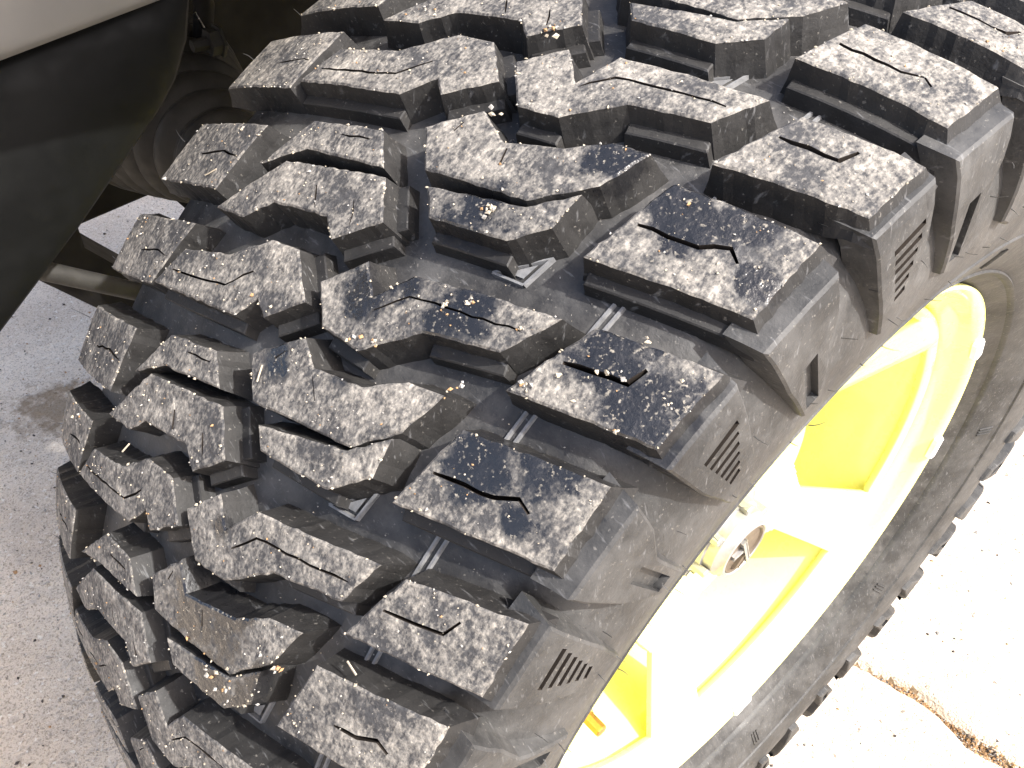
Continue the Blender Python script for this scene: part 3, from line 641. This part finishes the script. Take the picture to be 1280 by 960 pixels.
# ------------------------------------------------------------------ the vehicle beside the wheel
veh = bpy.data.objects.new('vehicle', None); COL.objects.link(veh); veh.location = (-.6, 0, 0)
tag(veh, 'front corner of a silver off-road vehicle with black plastic trim and underbody behind the wheel', 'vehicle')
def vlink(name, me, parent=None):
    o = link(name, me, parent or veh)
    if parent is None: o.location = (.6, 0, 0)
    return o
def plate(name, poly3, thick, mat, bulge=0, grid=.03, bev=.004):
    """solid panel in a plane x = const, thick towards -x"""
    x0 = poly3[0][0] * S; P = [(q[1] * S, q[2] * S) for q in poly3]; P = ccw(P); P = resample(P, .03, 0, random.Random(1)); I = offset(P, -bev); 
    x_, y_ = [p[0] for p in I], [p[1] for p in I]; pts = list(I); n = len(I)
    gx = min(x_)
    while gx < max(x_):
        gy = min(y_)
        while gy < max(y_):
            if inpoly((gx, gy), I) and edged((gx, gy), I) > grid * .3: pts.append((gx, gy))
            gy += grid
        gx += grid
    vv, ee, ff, ov, oe, of = delaunay_2d_cdt([Vector(p) for p in pts], [(i, (i + 1) % n) for i in range(n)], [], 0, 1e-6)
    inv = {}
    for i, l in enumerate(ov):
        for s_ in l: inv[s_] = i
    def bl(p): d = edged(p, P); return bulge * (1 - math.exp(-d / .06))
    V = [Vector((x0 + bl(p), p[0], p[1])) for p in vv]; F = []
    for f in ff:
        c = (sum(vv[i][0] for i in f) / 3, sum(vv[i][1] for i in f) / 3)
        if inpoly(c, I): F.append(list(f))
    r0 = [inv[i] for i in range(n)]; a = len(V); V += [Vector((x0 - bev * .8, p[0], p[1])) for p in P]; b = len(V); V += [Vector((x0 - thick, p[0], p[1])) for p in P]
    for i in range(n):
        j = (i + 1) % n; F.append([r0[i], a + i, a + j, r0[j]]); F.append([a + i, b + i, b + j, a + j])
    F.append([b + i for i in range(n)])
    me = mesh_of(name, V, F, [mat], smooth=True); fix_normals(me); me.set_sharp_from_angle(angle=radians(50)); return me
vlink('bumper', plate('bumper', BUMP, .05, m_bumper, .02, .015, .008))
vlink('lower_trim', plate('lower_trim', TRIM, .03, m_black, .012, .015, .003))
vlink('wheel_arch_liner', plate('wheel_arch_liner', LINER, .04, m_dark, 0, .1, .004))
vlink('suspension_arm', plate('suspension_arm', ARM, .05, m_dark, 0, .05, .004))
def rounded_sheet(name, x0, x1, y0, y1, z, th, mat):
    return boxm(name, ((x0 + x1) / 2 * S, (y0 + y1) / 2 * S, z * S), ((x1 - x0) * S, 0, 0), (0, (y1 - y0) * S, 0), (0, 0, th * S), mat, .01)
vlink('bonnet_shade', rounded_sheet('bonnet_shade', -2.3, -.30, -1.15, 2.2, 2.03, .16, m_bumper))  # unseen flat sheet, added and sized to shade the ground inboard of the wheel
P3 = lambda q: Vector(q) * S
vlink('tie_rod', tube('tie_rod', [P3(ROD[0]) - (P3(ROD[1]) - P3(ROD[0])) * .6, P3(ROD[0]), P3(ROD[1])], .0062, m_rod, 16))
# bellows boot
c = P3(BOOT[0]); prof = []
for i in range(61):
    x = -i / 60 * .12; r = .022 + .044 * (i / 60) ** .8 + .0055 * abs(sin(i / 60 * pi * 7)) ** .8; prof.append((x, r))
prof = [(0.0, .0001), (.0, .012)] + prof
vlink('boot', lathe_x(prof, c.x, c.y, c.z, 48, 'boot', [m_boot]))
a, b = P3(BOLT[0]), P3(BOLT[1]); vlink('bolt', tube('bolt', [a, a.lerp(b, .55), a.lerp(b, .56), b.lerp(a, .1), b.lerp(a, .09), b], [.0042, .0042, .009, .009, .011, .011], m_boot, 6, False))
for i in (0, 2): vlink('hose_glint', tube('hose_glint', [P3(GLINT[i]), P3(GLINT[i + 1])], .0010, m_chrome, 8))  # thin bright rods added to stand in for glints on the hose
wm = P3(WHITE[0]); vlink('bright_patch', plate('bright_patch', WHITE, .003, m_white, 0, .02, .0006))  # white plate added to stand in for a small bright patch
vlink('brake_hose', tube('brake_hose', [P3(GLINT[0]) + Vector((-.01, .0, .06)), P3(GLINT[0]) + Vector((-.01, .012, .0)), P3(GLINT[2]) + Vector((-.01, .01, 0)), P3(GLINT[3]) + Vector((-.01, .02, -.04))], .007, m_dark, 12))

# ------------------------------------------------------------------ grit stuck to the tread
rn = random.Random(77); V, F, FM = [], [], []
def wetness(p):
    return max([0] + [1 - (p - Vector(w[:3]) * S).length / (w[3] * S * 1.2) for w in WET])
for pts, fam, k in TOPS:
    if not -1 <= k <= 11: continue
    x0, x1 = min(p[0] for p in pts), max(p[0] for p in pts); y0, y1 = min(p[1] for p in pts), max(p[1] for p in pts)
    A = abs(area(pts)); P = ccw(pts); n = int(A * 3000); made = 0; tries = 0
    cl = [(rn.uniform(x0, x1), rn.uniform(y0, y1), rn.uniform(.006, .02)) for _ in range(2)]
    while made < n and tries < n * 12:
        tries += 1
        if rn.random() < .3: q = rn.choice(cl); p = (rn.gauss(q[0], q[2]), rn.gauss(q[1], q[2]))
        else: p = (rn.uniform(x0, x1), rn.uniform(y0, y1))
        if not inpoly(p, P) or edged(p, P) < .0015: continue
        made += 1; w = tread_pt(p[0], p[1], 0.0004); r = (abs(rn.gauss(0, .00030)) + .00017) * (1.5 if rn.random() < .04 else 1)
        if wetness(w) > .2 and rn.random() < .35: continue
        pebble(V, F, FM, w, r, rn, rn.choice((0, 0, 0, 1, 1, 2)))
    # crumbs along the lower lip of the block and in the grooves
    for _ in range(10):
        i = rn.randrange(len(P)); j = (i + 1) % len(P); t = rn.random(); p = (P[i][0] + (P[j][0] - P[i][0]) * t, P[i][1] + (P[j][1] - P[i][1]) * t)
        pebble(V, F, FM, tread_pt(p[0], p[1], -.0006), rn.uniform(.0003, .0009), rn, rn.choice((0, 0, 1)))
for _ in range(900):
    u = rn.uniform(-.33, .33); t = rn.uniform(-.7, 1.2)
    pebble(V, F, FM, tread_pt(u, t, -DEEP + .0004), rn.uniform(.0002, .0006), rn, rn.choice((0, 1, 1)))
for (x, y, z) in EXTRA_GRIT:
    pebble(V, F, FM, Vector((x, y, z)) * S, rn.uniform(.0006, .0015), rn, rn.choice((0, 0, 1, 2)))
for (u, t, h, a, L) in ((.16, -.222, -.02, .4, .006), (.02, .14, .001, 1.1, .007), (-.24, .02, .001, 2.2, .007), (.27, .3, .001, .2, .006), (-.12, .33, .001, 1.9, .006)):
    p = tread_pt(u, t, h); q = tread_pt(u + cos(a) * L / S, t + sin(a) * L / S, h + .002); d = (q - p).normalized(); s_ = d.cross(Vector((.2, .9, .3))).normalized() * .0004; b_ = d.cross(s_)
    o = len(V); V += [p + s_, p - s_ * .5 + b_, p - s_ * .5 - b_, q + s_, q - s_ * .5 + b_, q - s_ * .5 - b_]
    for f in ((0, 1, 2), (3, 5, 4), (0, 3, 4, 1), (1, 4, 5, 2), (2, 5, 3, 0)): F.append([o + i for i in f]); FM.append(0)
o = link('grit', mesh_of('grit', V, F, gm, FM)); tag(o, 'cream and grey grit stuck to the tops of the tyre tread blocks', 'grit', kind='stuff')
